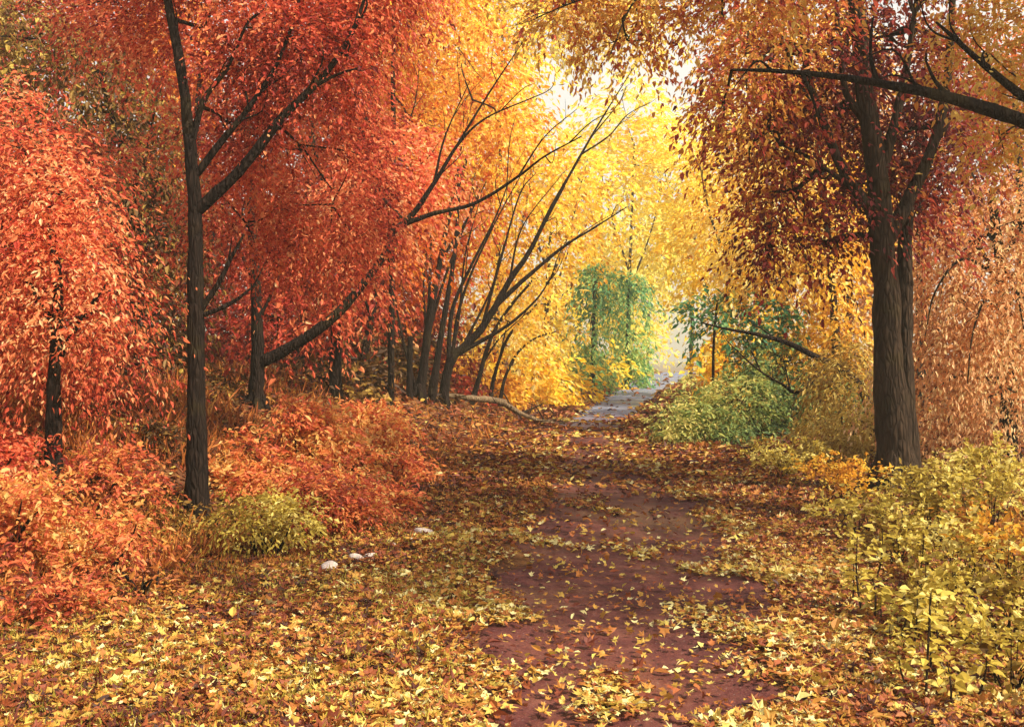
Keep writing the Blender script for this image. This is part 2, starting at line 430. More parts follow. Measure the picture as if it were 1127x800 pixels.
def shrub(name, label, ells, mat, Y, fol=None, stems=7, group=None, cat='shrub', r=.018, bark=BARK):
    """foliage > stems from one foot"""
    cs = np.array([e[0] for e in ells]); w = np.array([e[1][0] * e[1][2] for e in ells])
    bx, by = (cs[:, 0] * w).sum() / w.sum(), (cs[:, 1] * w).sum() / w.sum(); bz = gz(bx, by); loc = (bx, by, bz)
    root = thing(name, label, cat, loc, group)
    mb = MB()
    for i in range(stems):
        e = ells[i % len(ells)]
        t = e[0] + rand_dir(1)[0] * np.asarray(e[1]) * .7
        t[2] = max(t[2], bz + .15)
        a = np.array([bx, by, bz - .05]) + rng.normal(size=3) * [.03, .03, 0]
        t[:2] = a[:2] + (t[:2] - a[:2]) * min(1., 1.3 * (t[2] - bz) / (np.linalg.norm(t[:2] - a[:2]) + 1e-6))
        m = (a + t) / 2 + rng.normal(size=3) * .03
        tube(mb, [a, m, t], [r, r * .7, r * .25], 5, 0, 0, 4, 0)
    mb.build('stems', bark, root, loc, attr=False)
    k = dict(leaf=float(np.clip(.0085 * Y, .05, .4)), spray=float(np.clip(.035 * Y, .25, 1.5)), clump=float(np.clip(.06 * Y, .35, 2.5)),
             fine=Y < 15, seed=float(rng.random() * 50), droop=.5)
    k.update(fol or {})
    mb = MB(); foliage(mb, ells, **k)
    if not mb.v:
        k['floor'] = False; foliage(mb, ells, **k)
    mb.build('foliage', mat, root, loc, smooth=False)
    return root


# ---- ground and path
def graded(lo, hi, fine, grow):
    a = [0.]; s = fine
    while a[-1] < hi: a.append(a[-1] + s); s *= grow
    b = [0.]; s = fine
    while b[-1] > lo: b.append(b[-1] - s); s *= grow
    return np.array(sorted(set(b + a)))


def sheet(name, X, Yy, mat, zf):
    ny, nx = X.shape
    v = np.stack([X, Yy, zf], -1).reshape(-1, 3)
    i = np.arange(ny - 1)[:, None] * nx; j = np.arange(nx - 1)[None, :]
    f = np.stack([i + j, i + j + 1, i + nx + j + 1, i + nx + j], -1).reshape(-1, 4)
    mb = MB(); mb.add(v, f); return mb.build(name, mat, attr=False)


gy = np.concatenate([np.arange(-12, 2, .5), 2 + graded(0, 900, .12, 1.013)])
gx = graded(-700, 700, .11, 1.03)
GX, GY = np.meshgrid(gx, gy); GX = GX + pathx(GY) * sst(200, 60, np.abs(GX)) * 0 
tag(sheet('ground', GX, GY, SOIL, ground_z(GX, GY)), kind='structure')
py_ = np.concatenate([np.arange(-10, 2, .25), 2 + graded(0, 118, .08, 1.006)]); pu = np.linspace(-1, 1, 25)
PU, PY = np.meshgrid(pu, py_)
ew = pathw(PY) * (1 + .24 * noise(np.stack([PY.ravel(), np.sign(PU.ravel()) * 9, PY.ravel() * 0], -1), .9, 3).reshape(PY.shape))
PX = pathx(PY) + PU * ew
pz = np.maximum(ground_z(PX, PY), 0 - 7.0 * sst(90, 200, PY) - .03) + .016 - .05 * (np.abs(PU) > .95) - .01 * np.exp(-((np.abs(PU) - .5) / .2) ** 2)
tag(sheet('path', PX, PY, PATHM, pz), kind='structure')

# ---- litter, grass
def scatter(n, near=3.2, far=90, spread=.62):
    """points on the ground, thinning with distance"""
    y = near * (far / near) ** rng.random(n); y = y ** 1.0
    x = (rng.random(n) * 2 - 1) * spread * y * 1.05
    return x, y


def zone(x, y):
    d = np.abs(x - pathx(y)) - pathw(y)
    return d, x - leftx(y), x - pathx(y)


def litter():
    mb = MB()
    n = 560000
    x, y = scatter(n)
    d, dl, dx = zone(x, y)
    p = np.stack([x, y, x * 0], -1)
    n1 = noise(p, .55, 4.); n2 = noise(p, 1.6, 6.)
    npth = noise(np.stack([x * 1.5, y * .5, x * 0], -1), .5, 31.) * .6 + n1 * .3
    dens = np.where(d > 0, .85, 0) + np.where(d <= 0, (.04 + .6 * sst(.22, .8, npth)) * sst(34, 14, y) + .012 + .36 * sst(11, 14, y) * sst(27, 20, y) * sst(-.6, .3, n2) + .7 * sst(-.42, .02, d + .3 * n1), 0)
    dens = np.where((dx < 0) & (d > 0) & (y < 9.5), .8, dens)
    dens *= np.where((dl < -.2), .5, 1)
    k = rng.random(n) < dens
    x, y, d, dl, dx, n1, n2 = (q[k] for q in (x, y, d, dl, dx, n1, n2)); n = len(x)
    z = ground_z(x, y) + .012 + rng.random(n) * .02 + np.where(d < 0, .02, 0)
    far = sst(9, 20, y)
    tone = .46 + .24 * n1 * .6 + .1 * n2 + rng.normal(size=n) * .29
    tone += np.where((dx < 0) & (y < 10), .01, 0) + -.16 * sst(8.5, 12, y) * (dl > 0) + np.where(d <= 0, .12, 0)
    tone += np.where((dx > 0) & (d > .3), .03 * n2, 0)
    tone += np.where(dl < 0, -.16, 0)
    size = np.clip(.0072 * y, .05, .4) * rng.uniform(.6, 1.25, n); size = np.where(y < 8, np.clip(rng.lognormal(-3.05, .34, n), .022, .095), size)
    dr = rng.normal(size=(n, 3)) * [1, 1, .22]; nm = np.array([0, 0, 1.]) + rng.normal(size=(n, 3)) * .38
    tone = np.clip(tone, .01, .99); pp = np.stack([x, y, z], -1)
    a = (y < 13) & (rng.random(n) < .8); b = ~a
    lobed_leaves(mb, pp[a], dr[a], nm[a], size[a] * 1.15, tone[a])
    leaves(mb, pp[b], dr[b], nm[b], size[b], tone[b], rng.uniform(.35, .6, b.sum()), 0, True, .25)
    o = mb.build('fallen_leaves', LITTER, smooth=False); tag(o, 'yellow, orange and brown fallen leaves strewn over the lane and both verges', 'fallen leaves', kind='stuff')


def grass():
    mb = MB(); n = 200000
    x, y = scatter(n, 3.2, 24)
    d, dl, dx = zone(x, y)
    p = np.stack([x, y, x * 0], -1); n1 = noise(p, .5, 14.); n2 = noise(p, 1.7, 16.)
    dens = np.where((dx < 0) & (d > .02) & (dl > -.5), .9 * sst(-.6, .2, n1 + .3), 0) * sst(16, 8, y) * .8 + np.where((dx > 0) & (d > .6), .35 * sst(.1, .6, n2), 0)
    k = rng.random(n) < dens; x, y, n1, n2 = x[k], y[k], n1[k], n2[k]; n = len(x)
    z = ground_z(x, y) - .01
    dr = np.array([0, 0, .8]) + rng.normal(size=(n, 3)) * [.75, .6, .2]
    L = rng.uniform(.035, .085, n)
    leaves(mb, np.stack([x, y, z], -1), dr, rng.normal(size=(n, 3)) + [0, -.5, 0.5], L, np.clip(.55 + .2 * n1 + .12 * n2 + rng.normal(size=n) * .15, .01, .99), .13, 0, True, .2)
    tag(mb.build('grass', GRASSM, smooth=False), 'short olive yellow grass growing along the verges of the lane', 'grass', kind='stuff')


def dry_grass():
    mb = MB(); n = 150000
    x, y = scatter(n, 4.5, 40, .6)
    d, dl, dx = zone(x, y); p = np.stack([x, y, x * 0], -1); n1 = noise(p, .7, 24.)
    dens = np.where(dl < .25, .7 * sst(-.5, .3, n1 + .35), 0) * (.25 + .75 * sst(17, 10, y)) + np.where(dx > 2.6, .18, 0)
    k = rng.random(n) < dens; x, y, n1, dl = x[k], y[k], n1[k], dl[k]; n = len(x)
    z = ground_z(x, y) - .02
    dr = np.array([0, 0, 1.]) + rng.normal(size=(n, 3)) * [.55, .55, .15]
    L = rng.uniform(.10, .30, n) * np.clip(y / 9, .6, 1.1) * np.where(dl > -.5, .45, 1)
    leaves(mb, np.stack([x, y, z], -1), dr, rng.normal(size=(n, 3)) + [0, -.4, .3], L, np.clip(.42 + .22 * n1 + rng.normal(size=n) * .17, .01, .99), .09, 0, True, .15)
    tag(mb.build('dry_grass', DRYM, smooth=False), 'dead brown and rust coloured grass stalks covering the left bank', 'dry grass', kind='stuff')


litter(); grass(); dry_grass()

# ------------------------------------------------------------------ LEFT SIDE
tree('maple_tree', 'tall slim dark trunk with forked red crown at the front of the left bank', 'tree', 9.0,
     [(217, 590), (216, 450), (215, 330), (213, 215), (205, 110), (185, 0), (176, -110)],
     [E(110, 5, 10, 70, 40), E(225, 30, 9.6, 95, 75), E(330, 50, 9.4, 95, 80), E(250, 135, 9.8, 62, 62), E(335, 165, 10.0, 80, 70), E(270, 245, 10.4, 60, 60, None, -.05),
      E(365, 225, 10.6, 65, 70, None, .05), E(240, -90, 9.3, 170, 70), E(395, -40, 9.6, 90, 70), E(330, 300, 14.6, 50, 36, None, -.12)],
     RED, .098, .03,
     [([(215, 232), (262, 190), (310, 130), (345, 95), (375, 58), (395, 18), (412, -40)], .062, .012),
      ([(345, 95, 9), (372, 82, 8.9), (398, 74, 8.8)], .022, .006),
      ([(213, 170), (225, 110), (250, 75), (270, 30), (282, 15)], .035, .007),
      ([(214, 205), (240, 160), (268, 126), (302, 75), (322, 25), (334, -20)], .04, .009),
      ([(218, 355), (240, 312), (256, 280), (268, 258)], .034, .01),
      ([(220, 358), (250, 336), (270, 322), (282, 312)], .026, .008),
      ([(205, 105), (195, 40), (170, -30)], .025, .008)], fol=dict(cover=2.8, tone0=.44, leaf=.048, tvar=.5, droop=.6, keep=-.25))
tree('maple_tree', 'red tree at the left edge with drooping foliage almost down to its short dark trunk', 'tree', 8.3,
     [(58, 560), (60, 440), (63, 330), (58, 270), (55, 215)],
     [E(20, 150, 8.5, 60, 55, .5), E(75, 215, 8.5, 55, 50, .5, .1), E(0, 245, 8.4, 60, 50, .5), E(65, 285, 8.2, 60, 45, .45, -.06), E(120, 300, 9.8, 40, 50, .45, .05), E(10, 335, 8.6, 60, 45, .45, -.05), E(100, 350, 8.8, 45, 35, .3), E(70, 355, 8.1, 35, 25, .2),
      E(0, 410, 9.6, 45, 40, .5, -.06), E(125, 410, 10.2, 38, 40, .4, .06), E(60, 440, 10.6, 50, 35, .4, -.05), E(-90, 260, 9.4, 80, 120), E(100, 180, 10.2, 40, 35, None, .12)],
     RED, .075, .02, [([(62, 410), (90, 350), (120, 310)], .03, .01), ([(60, 370), (30, 310), (10, 270)], .03, .01)], fol=dict(cover=3.0, tone0=.42, leaf=.05, wide=.36, droop=.8, keep=-.1, tvar=.55, clump=.55, spray=.75, bias=(-.25, -.2, .05)))
tree('hazel_tree', 'shadowy olive brown tree standing in the gap behind the two red trees at left', 'tree', 13.5,
     [(160, 470), (150, 350), (140, 200), (110, 80)],
     [E(20, 40, 13.5, 80, 45), E(95, 80, 13.5, 60, 45), E(145, 150, 13.5, 45, 60), E(170, 260, 13.5, 40, 80, None, -.1), E(160, 390, 13.5, 50, 60, None, -.25), E(-60, 40, 13.5, 80, 80)],
     OLIVE, .08, .03, [([(148, 300), (110, 220), (70, 150)], .03, .01), ([(140, 220), (165, 150), (175, 90)], .03, .01)], fol=dict(cover=2.5, tone0=.38, droop=1.0))
tree('maple_tree', 'dark trunk on the left bank with one long low limb reaching right across the wood', 'tree', 13.0,
     [(282, 460), (283, 380), (281, 300), (276, 220), (270, 120)],
     [E(310, 350, 14, 55, 35, None, -.12), E(410, 205, 14.4, 60, 70), E(375, 290, 14.8, 60, 45, None, -.1), E(455, 185, 15.0, 45, 50, None, .2)],
     RED, .10, .04,
     [([(284, 400), (330, 376), (370, 347), (402, 310), (425, 278), (432, 255), (470, 238), (520, 225), (570, 195), (600, 172), (640, 150)], .085, .008),
      ([(432, 258), (455, 235), (482, 195), (505, 158), (535, 130), (590, 106)], .05, .007),
      ([(500, 165), (540, 100), (580, 40)], .02, .006), ([(478, 205), (490, 150), (517, 90)], .022, .005), ([(570, 195), (600, 150), (635, 120)], .014, .004),
      ([(283, 350), (300, 320), (318, 270)], .03, .01), ([(281, 310), (262, 270), (255, 240)], .025, .008)], fol=dict(cover=1.9, tone0=.45, keep=-.2))
tree('slender_tree', 'thin straight trunk rising out of the frame behind the long low limb', 'tree', 17.0,
     [(430, 470), (431, 330), (433, 200), (433, 60), (434, -60)],
     [E(425, 40, 18, 60, 50, None, .18), E(405, 150, 18, 50, 60, None, .05), E(470, -40, 17.5, 90, 60, None, .28), E(450, 130, 18.5, 45, 50, None, .25), E(415, 250, 18.5, 50, 50, None, .05)],
     ORANGE, .06, .03, [([(432, 250), (412, 180), (405, 120)], .025, .008), ([(433, 180), (455, 120), (462, 70)], .022, .006)], fol=dict(cover=1.8))
tree('slender_tree', 'leaning dusky trunk in the red wood between the two tall trunks', 'tree', 16.0,
     [(368, 440), (372, 330), (380, 240), (398, 150), (412, 60), (420, -40)],
     [E(370, 120, 16.8, 60, 55), E(350, 20, 16.8, 70, 50), E(360, 215, 17, 60, 50), E(330, 290, 17, 60, 45, None, -.15), E(420, -50, 16, 80, 60)],
     RED, .10, .04, [([(378, 260), (350, 180), (345, 110), (356, 40)], .05, .015), ([(388, 200), (415, 190), (422, 150)], .03, .01)], fol=dict(cover=2.0))
tree('slender_tree', 'low slanting dark trunk half lost among red leaves, right of the low limb', 'tree', 18.5,
     [(395, 450), (405, 370), (418, 310), (440, 260), (470, 200)],
     [E(430, 295, 22, 45, 40, None, -.05), E(480, 225, 22, 45, 40, None, .1), E(395, 345, 21, 40, 30, None, -.15)],
     RED, .08, .03, [([(408, 350), (390, 290), (384, 240)], .03, .01)], fol=dict(cover=2.2))
# the cluster of leaning stems
tree('maple_tree', 'clump of upright dark stems with pale edges where the bank meets the lane', 'tree', 20.0,
     [(460, 480), (463, 430), (470, 370), (480, 310), (494, 240), (515, 170)],
     [E(500, 200, 22, 55, 50, None, .25), E(470, 280, 22.5, 45, 45, None, .0), E(545, 130, 22, 55, 45, None, .38), E(510, 60, 21.5, 60, 50, None, .38)],
     ORANGE, .13, .03,
     [([(470, 370), (466, 320), (470, 270)], .04, .012), ([(485, 290), (515, 240), (535, 200)], .035, .01), ([(463, 425), (472, 330), (474, 250), (466, 180)], .05, .01), ([(470, 370), (495, 290), (530, 205)], .045, .008), ([(462, 440), (440, 360), (432, 300)], .04, .01), ([(480, 310), (500, 200), (520, 110)], .03, .008)],
     stems=[([(450, 478, 19.6), (451, 430, 19.6), (452, 372, 19.6)], .09, .05), ([(473, 474, 20.4), (481, 400, 20.4), (492, 330, 20.4), (503, 250, 20.4), (504, 180, 20.4)], .09, .02)], fol=dict(cover=1.8))
tree('maple_tree', 'golden orange maple whose forked stem leans far out over the lane beside the stem clump', 'tree', 21.0,
     [(487, 474), (490, 420), (500, 392), (530, 362), (560, 310), (582, 278), (605, 232), (630, 187), (660, 135), (697, 75)],
     [E(550, 235, 24, 55, 42, None, .15), E(612, 258, 23, 45, 24, None, .12), E(535, 310, 24.5, 45, 32, None, .2), E(600, 200, 23.5, 45, 32, None, .25)],
     AMBER, .12, .008,
     [([(500, 393), (530, 375), (562, 355), (590, 330), (610, 300)], .06, .012), ([(545, 338), (580, 305), (620, 272), (655, 250), (690, 228)], .06, .01),
      ([(580, 280), (600, 245), (622, 205)], .03, .008), ([(495, 405), (498, 340), (520, 290), (545, 240), (560, 200)], .06, .012), ([(510, 384), (540, 320), (552, 270)], .035, .008), ([(640, 172), (670, 150), (690, 127), (715, 113)], .022, .006), ([(652, 150), (680, 115), (690, 95)], .016, .005),
      ([(497, 398), (508, 330), (540, 255), (575, 190)], .05, .008), ([(530, 362), (550, 290), (572, 215), (590, 190)], .04, .008), ([(560, 310), (575, 250), (620, 190)], .03, .006), ([(492, 410), (505, 350), (512, 280), (530, 215)], .045, .008)], fol=dict(cover=1.8, tone0=.40, keep=-.1))
tree('slender_tree', 'slim bare stem curving right, first of those past the stem clump', 'tree', 24.0,
     [(518, 458), (526, 420), (538, 378), (556, 345), (585, 310)], [E(580, 305, 25.5, 35, 28, None, .25), E(545, 350, 26, 35, 28, None, .15)], AMBER, .075, .03,
     [([(530, 400), (550, 372), (580, 345)], .03, .01)], fol=dict(cover=1.3))
tree('slender_tree', 'thin upright stem with golden leaves just behind the fallen branch', 'tree', 26.0,
     [(537, 452), (545, 410), (560, 370), (582, 345), (600, 325)], [E(565, 370, 28, 35, 28, None, .2)], AMBER, .06, .02,
     [([(548, 400), (560, 350), (575, 300)], .025, .01)], fol=dict(cover=1.2))
tree('slender_tree', 'thin stem arching low to the right above the end of the fallen branch', 'tree', 27.0,
     [(548, 450), (556, 415), (570, 388), (590, 372), (612, 365)], [E(590, 365, 28.5, 22, 22, None, .35)], AMBER, .055, .02, [], fol=dict(cover=1.2))

# left interior wood, dark
for i, (px, Y, cr, mt, lb) in enumerate([
    (-40, 19, [(-30, 200, 90, 120), (40, 60, 100, 90), (-80, 0, 120, 100)], RED, 'broad dark red tree deep in the wood behind the left edge'),
    (110, 21, [(100, 200, 90, 110), (150, 40, 90, 90), (60, 340, 70, 60)], ORANGE, 'rust coloured tree deep behind the olive brown tree'),
    (205, 22, [(215, 230, 80, 100), (250, 60, 90, 90), (200, 350, 70, 60)], RED, 'dusky red tree right behind the tall forked trunk'),
    (330, 23, [(330, 240, 90, 90), (350, 90, 80, 80), (300, 360, 80, 50), (400, 360, 60, 50)], RED, 'deep red tree behind the low limb, its trunk in shadow'),
    (275, 30, [(290, 330, 70, 60), (270, 230, 70, 60), (360, 320, 60, 50), (290, 400, 90, 35)], RED, 'far dark red tree low between the tall trunk and the long limb'),
    (395, 33, [(400, 320, 60, 60), (440, 390, 60, 40), (380, 400, 60, 35), (470, 330, 50, 50)], ORANGE, 'far rust orange tree low behind the leaning dusky trunk'),
    (180, 27, [(185, 120, 60, 70), (185, 240, 60, 80), (240, 390, 60, 50)], OLIVE, 'far brown tree showing dimly left of the tall forked trunk'),
    (20, 30, [(20, 350, 100, 80), (130, 400, 80, 60), (0, 200, 100, 90)], OLIVE, 'far olive brown tree behind the left edge of the wood'),
    (420, 25, [(420, 250, 70, 80), (440, 100, 70, 80), (460, 370, 60, 45)], ORANGE, 'orange tree behind the thin straight trunk')]):
    tree('background_tree', lb, 'tree', Y, [(px, 450), (px + 4, 320), (px + 10, 180), (px + 16, 60)],
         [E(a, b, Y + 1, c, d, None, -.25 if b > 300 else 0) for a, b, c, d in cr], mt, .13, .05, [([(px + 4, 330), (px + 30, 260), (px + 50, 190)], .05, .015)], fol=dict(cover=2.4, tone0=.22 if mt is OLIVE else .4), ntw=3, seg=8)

# bank shrubs
def clumps(px, py, Y, rx, ry, n=8):
    out = []
    for i in range(n):
        a = rng.uniform(0, 6.28); q = rng.uniform(.15, .95) ** .6
        f = rng.uniform(.28, .5)
        out.append(E(px + math.cos(a) * q * rx * .9, py + math.sin(a) * q * ry * .8, Y + rng.uniform(-.35, .35) * Y / 10, rx * f, ry * f * rng.uniform(.8, 1.2), .32 * Y / 9, rng.normal() * .07))
    return out


for px, py, Y, rx, ry, mt, t0, lb in [
    (35, 585, 7.3, 85, 62, SALMON, .44, 'largest salmon red shrub at the bottom left corner of the bank'),
    (120, 610, 7.4, 55, 50, SALMON, .48, 'salmon shrub right of the corner shrub at the foot of the bank'),
    (110, 535, 8.6, 60, 38, SALMON, .42, 'red brown shrub below the short trunk at the left edge'),
    (5, 505, 8.0, 50, 32, RED, .45, 'dark red shrub at the far left edge under the drooping tree'),
    (40, 665, 6.4, 75, 30, SALMON, .34, 'low tan and brown shrub at the left edge beside the verge'),
    (140, 662, 6.9, 45, 20, DRYM, .35, 'low brown shrub where the verge meets the salmon shrubs'),
    (290, 580, 8.5, 48, 28, LIME, .66, 'yellow leaved shrub right of the tall trunk at the foot of the bank'),
    (345, 560, 9.6, 55, 48, SALMON, .62, 'golden orange shrub in the middle of the bank front'),
    (270, 520, 10.0, 45, 50, SALMON, .50, 'orange shrub under the trunk with the long low limb'),
    (330, 480, 11.2, 62, 42, SALMON, .58, 'orange shrub high on the bank behind the golden one'),
    (405, 490, 12.4, 42, 50, SALMON, .60, 'light orange shrub left of the stem clump'),
    (400, 560, 10.6, 42, 32, SALMON, .40, 'low rust brown shrub at the bank foot before the stem clump'),
    (440, 565, 11.4, 50, 20, DRYM, .45, 'flat red brown shrub at the lane side in front of the stems'),
    (310, 540, 10.3, 48, 36, SALMON, .56, 'orange gold shrub between the yellow leaved and the golden orange shrub'),
    (375, 520, 11.2, 40, 36, SALMON, .50, 'russet shrub in the middle of the bank behind the golden orange one'),
    (440, 520, 13.2, 38, 30, SALMON, .46, 'russet shrub on the bank directly below the stem clump'),
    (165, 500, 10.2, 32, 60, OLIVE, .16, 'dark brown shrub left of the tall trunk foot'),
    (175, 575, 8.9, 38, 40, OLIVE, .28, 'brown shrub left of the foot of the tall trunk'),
    (240, 450, 13.4, 24, 40, OLIVE, .12, 'dark brown shrub between the two tall trunks')]:  # low end of the olive ramp, dark brown leaves
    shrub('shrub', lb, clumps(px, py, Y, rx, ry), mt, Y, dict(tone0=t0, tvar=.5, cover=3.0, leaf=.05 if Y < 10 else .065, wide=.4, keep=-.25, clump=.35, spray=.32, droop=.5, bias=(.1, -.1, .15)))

for px, py, Y, rx, ry, mt, t0, lb in [
    (525, 420, 29, 40, 35, AMBER, .35, 'amber thicket behind the fallen branch'),
    (575, 420, 32, 40, 35, YELLOW, .5, 'yellow thicket beside the far left edge of the lane'),
    (612, 418, 36, 28, 28, YELLOW, .6, 'golden thicket just left of the green trees'),
    (470, 430, 25, 35, 40, RED, .12, 'dark red thicket behind the stem clump'),
    (350, 415, 17, 65, 38, OLIVE, .04, 'thicket under the long low limb, shade painted into its dark brown leaves'),  # darkest olive tone paints the wood's deep shadow into the foliage
    (420, 405, 21.5, 45, 50, OLIVE, .06, 'thicket left of the stem clump, its leaves painted dark brown for shade')]:  # leaf tone darkened to stand in for shadow behind the trunks
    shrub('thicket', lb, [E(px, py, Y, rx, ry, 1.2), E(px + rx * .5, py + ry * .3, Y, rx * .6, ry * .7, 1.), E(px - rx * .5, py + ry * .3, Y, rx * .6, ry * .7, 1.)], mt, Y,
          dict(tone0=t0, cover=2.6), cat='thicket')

# fallen branch
fb = thing('fallen_branch', 'pale fallen branch lying broken at the lane edge below the stem clump', 'branch', tuple(P(545, 458, 23)))
fl = np.array(fb.location)
def onground(px, Y, h): x = (px - CX) / F * Y; return np.array([x, Y, gz(x, Y) + h])
mb = MB(); tube(mb, [onground(488, 22, .10), onground(520, 22.6, .35), onground(555, 23.2, .5)], [.06, .075, .085], 8, 0, .15); mb.build('limb', BARKM, fb, fl, attr=False)
mb = MB(); tube(mb, [onground(553, 23.2, .5), onground(572, 23.4, .28), onground(597, 23.6, .10), onground(622, 23.8, .06)], [.075, .06, .045, .02], 8, 0, .15); mb.build('limb', BARKM, fb, fl, attr=False)
mb = MB(); tube(mb, [onground(572, 23.4, .26), onground(585, 23.6, .38), onground(598, 23.8, .52)], [.035, .025, .012], 6, 0, .1); mb.build('twig', BARK2, fb, fl, attr=False)
mb = MB(); tube(mb, [onground(590, 23.5, .12), onground(604, 23.3, .14), onground(614, 23.2, .2)], [.025, .02, .01], 6, 0, .1); mb.build('twig', BARKP, fb, fl, attr=False)

for q in range(7):
    x0, h0 = [(505, .22), (530, .38), (545, .45), (563, .40), (580, .2), (600, .08), (540, .42)][q]
    a = onground(x0, 22.4 + (x0 - 500) * .013, h0); e = a + np.array([rng.normal() * .35, rng.normal() * .35, rng.uniform(.05, .5)])
    mb = MB(); tube(mb, [a, (a + e) / 2 + rng.normal(size=3) * .06, e], [.022, .016, .006], 5, 0, 0, 4, 0); mb.build('twig', BARK2, fb, fl, attr=False)
# pale stones along the verge
def rock(name, label, px, py, size, group):
    Y = F * H / (py - HY); x = (px - CX) / F * Y; z = gz(x, Y)
    import bmesh
    bm = bmesh.new(); bmesh.ops.create_icosphere(bm, subdivisions=3, radius=1)
    v = np.array([q.co[:] for q in bm.verts]); k = 1 + .28 * noise(v + rng.normal(size=3) * 5, 1.1, 3) + .08 * noise(v, .35, 8)
    v = v * k[:, None] * [size, size * .7, size * .42]
    for q, c in zip(bm.verts, v): q.co = c
    for f_ in bm.faces: f_.smooth = True
    me = bpy.data.meshes.new(name); bm.to_mesh(me); bm.free(); me.materials.append(STONE)
    o = bpy.data.objects.new(name, me); COL.objects.link(o); o.location = (x, Y, z + size * .2); o.rotation_euler.z = rng.uniform(0, 3)
    tag(o, label, 'stone', group)
for px, py, s, lb in [(327, 640, .05, 'low pale stone at the near left end of the stone line'), (362, 626, .095, 'largest pale stone in the verge grass below the bank'), (393, 615, .075, 'pale stone just right of the largest verge stone'),
                      (409, 613, .06, 'small round pale stone at the middle of the stone line'), (343, 634, .05, 'small pale stone between the low near one and the largest one'), (432, 603, .05, 'small pale stone a little beyond the middle of the line'), (450, 597, .045, 'smallest pale stone, just before the farthest one'), (466, 591, .09, 'pale stone farthest along the verge beside rust shrub')]:
    rock('stone', lb, px, py, s, 'pale stones along the left verge')

# ------------------------------------------------------------------ CENTRE, FAR
far = [
    (455, 34, [(470, 40, 80, 60, .1), (500, 130, 60, 60, .1), (430, -50, 90, 60, 0)], YELLOW, .40, 'golden tree rising behind the orange maples at left'),
    (545, 38, [(545, 60, 50, 45, .1), (530, 160, 60, 60, 0), (570, 210, 50, 50, -.05), (500, 240, 50, 50, -.1), (540, -10, 70, 45, 0)], YELLOW, .48, 'golden tree behind the leaning maple, left of the sky gap'),
    (600, 44, [(620, 190, 55, 45, .05), (590, 270, 50, 45, -.1), (575, 340, 50, 45, 0)], YELLOW, .52, 'rounded yellow tree below the sky gap'),
    (690, 56, [(690, 130, 45, 40, .2), (670, 200, 50, 45, .15), (720, 180, 45, 50, .2), (700, 250, 50, 40, .2)], YELLOW, .56, 'bright yellow tree in the middle, right of the sky gap'),
    (605, 52, [(600, 380, 45, 45, .15), (605, 335, 35, 40, .15), (570, 410, 40, 30, .05)], YELLOW, .55, 'low yellow tree left of the green trees'),
    (760, 60, [(745, 200, 45, 60, .2), (775, 250, 40, 60, .1), (790, 135, 28, 42, .05), (755, 290, 30, 30, .2)], YELLOW, .6, 'pale yellow tree over the far end of the lane'),
    (712, 75, [(702, 320, 24, 40, .25), (706, 380, 18, 35, .25), (718, 275, 28, 28, .3), (694, 400, 22, 20, .2)], YELLOW, .68, 'pale yellow tree at the far left of the lane end'),
    (655, 68, [(640, 300, 30, 45, .2), (675, 350, 28, 50, .25), (640, 380, 30, 40, .2), (675, 290, 30, 40, .25), (680, 405, 24, 22, .2)], YELLOW, .62, 'pale golden tree behind the green pair'),
    (800, 40, [(800, 190, 40, 50, .05), (790, 260, 45, 50, .1), (810, 320, 40, 40, 0)], YELLOW, .46, 'soft yellow tree right of the lane end behind the green shrub'),
    (545, 62, [(600, 20, 60, 40, .15), (660, 10, 50, 35, .1), (720, 30, 45, 35, .05), (640, -60, 120, 50, 0)], YELLOW, .55, 'tall yellow tree whose top closes the lane above the sky gap'),
]
for px, Y, cr, mt, t0, lb in far:
    top = min(c[1] for c in cr)
    tree('background_tree', lb, 'tree', Y, [(px, 425), (px + 3, 300), (px + 6, (300 + top) / 2 + 10), (px + 8, top + 30)],
         [E(a, b, Y + rng.uniform(-1, 1), c, d, None, t) for a, b, c, d, t in cr], mt, .12, .05, [([(px + 3, 320), (px + 25, 260), (px + 40, 200)], .07, .02), ([(px + 3, 300), (px - 20, 230), (px - 30, 180)], .07, .02)],
         bark=BARK2, fol=dict(tone0=t0 + .1, tvar=.3, cover=2.4, droop=.5), ntw=3, seg=8)
tree('green_tree', 'tall green tree left of the far lane, the nearer of the green pair', 'tree', 42, [(652, 445), (652, 390), (654, 330), (656, 295)],
     [E(660, 312, 42, 22, 24, None, .05), E(650, 355, 42, 16, 34, None, .05), E(650, 410, 42, 15, 32, None, .02)], GREEN, .12, .05, [], fol=dict(tone0=.55, cover=3.8, spray=1.0, leaf=.2, droop=1.2, keep=-.35), ntw=3, seg=8)
tree('green_tree', 'narrow green tree right next to the lane, the farther of the green pair', 'tree', 50, [(690, 438), (690, 390), (691, 340), (692, 310)],
     [E(696, 325, 50, 15, 26, None, .05), E(697, 370, 50, 15, 32, None, .0), E(695, 412, 50, 15, 24, None, -.05)], GREEN, .12, .05, [], fol=dict(tone0=.6, cover=3.8, spray=1.0, leaf=.22, droop=1.2, keep=-.35), ntw=3, seg=8)
shrub('shrub', 'yellow green shrub between the green trees at the lane edge', [E(674, 424, 48, 14, 14, 1.0), E(674, 400, 48, 10, 16, .8)], YELLOW, 46, dict(tone0=.7, cover=2.5))

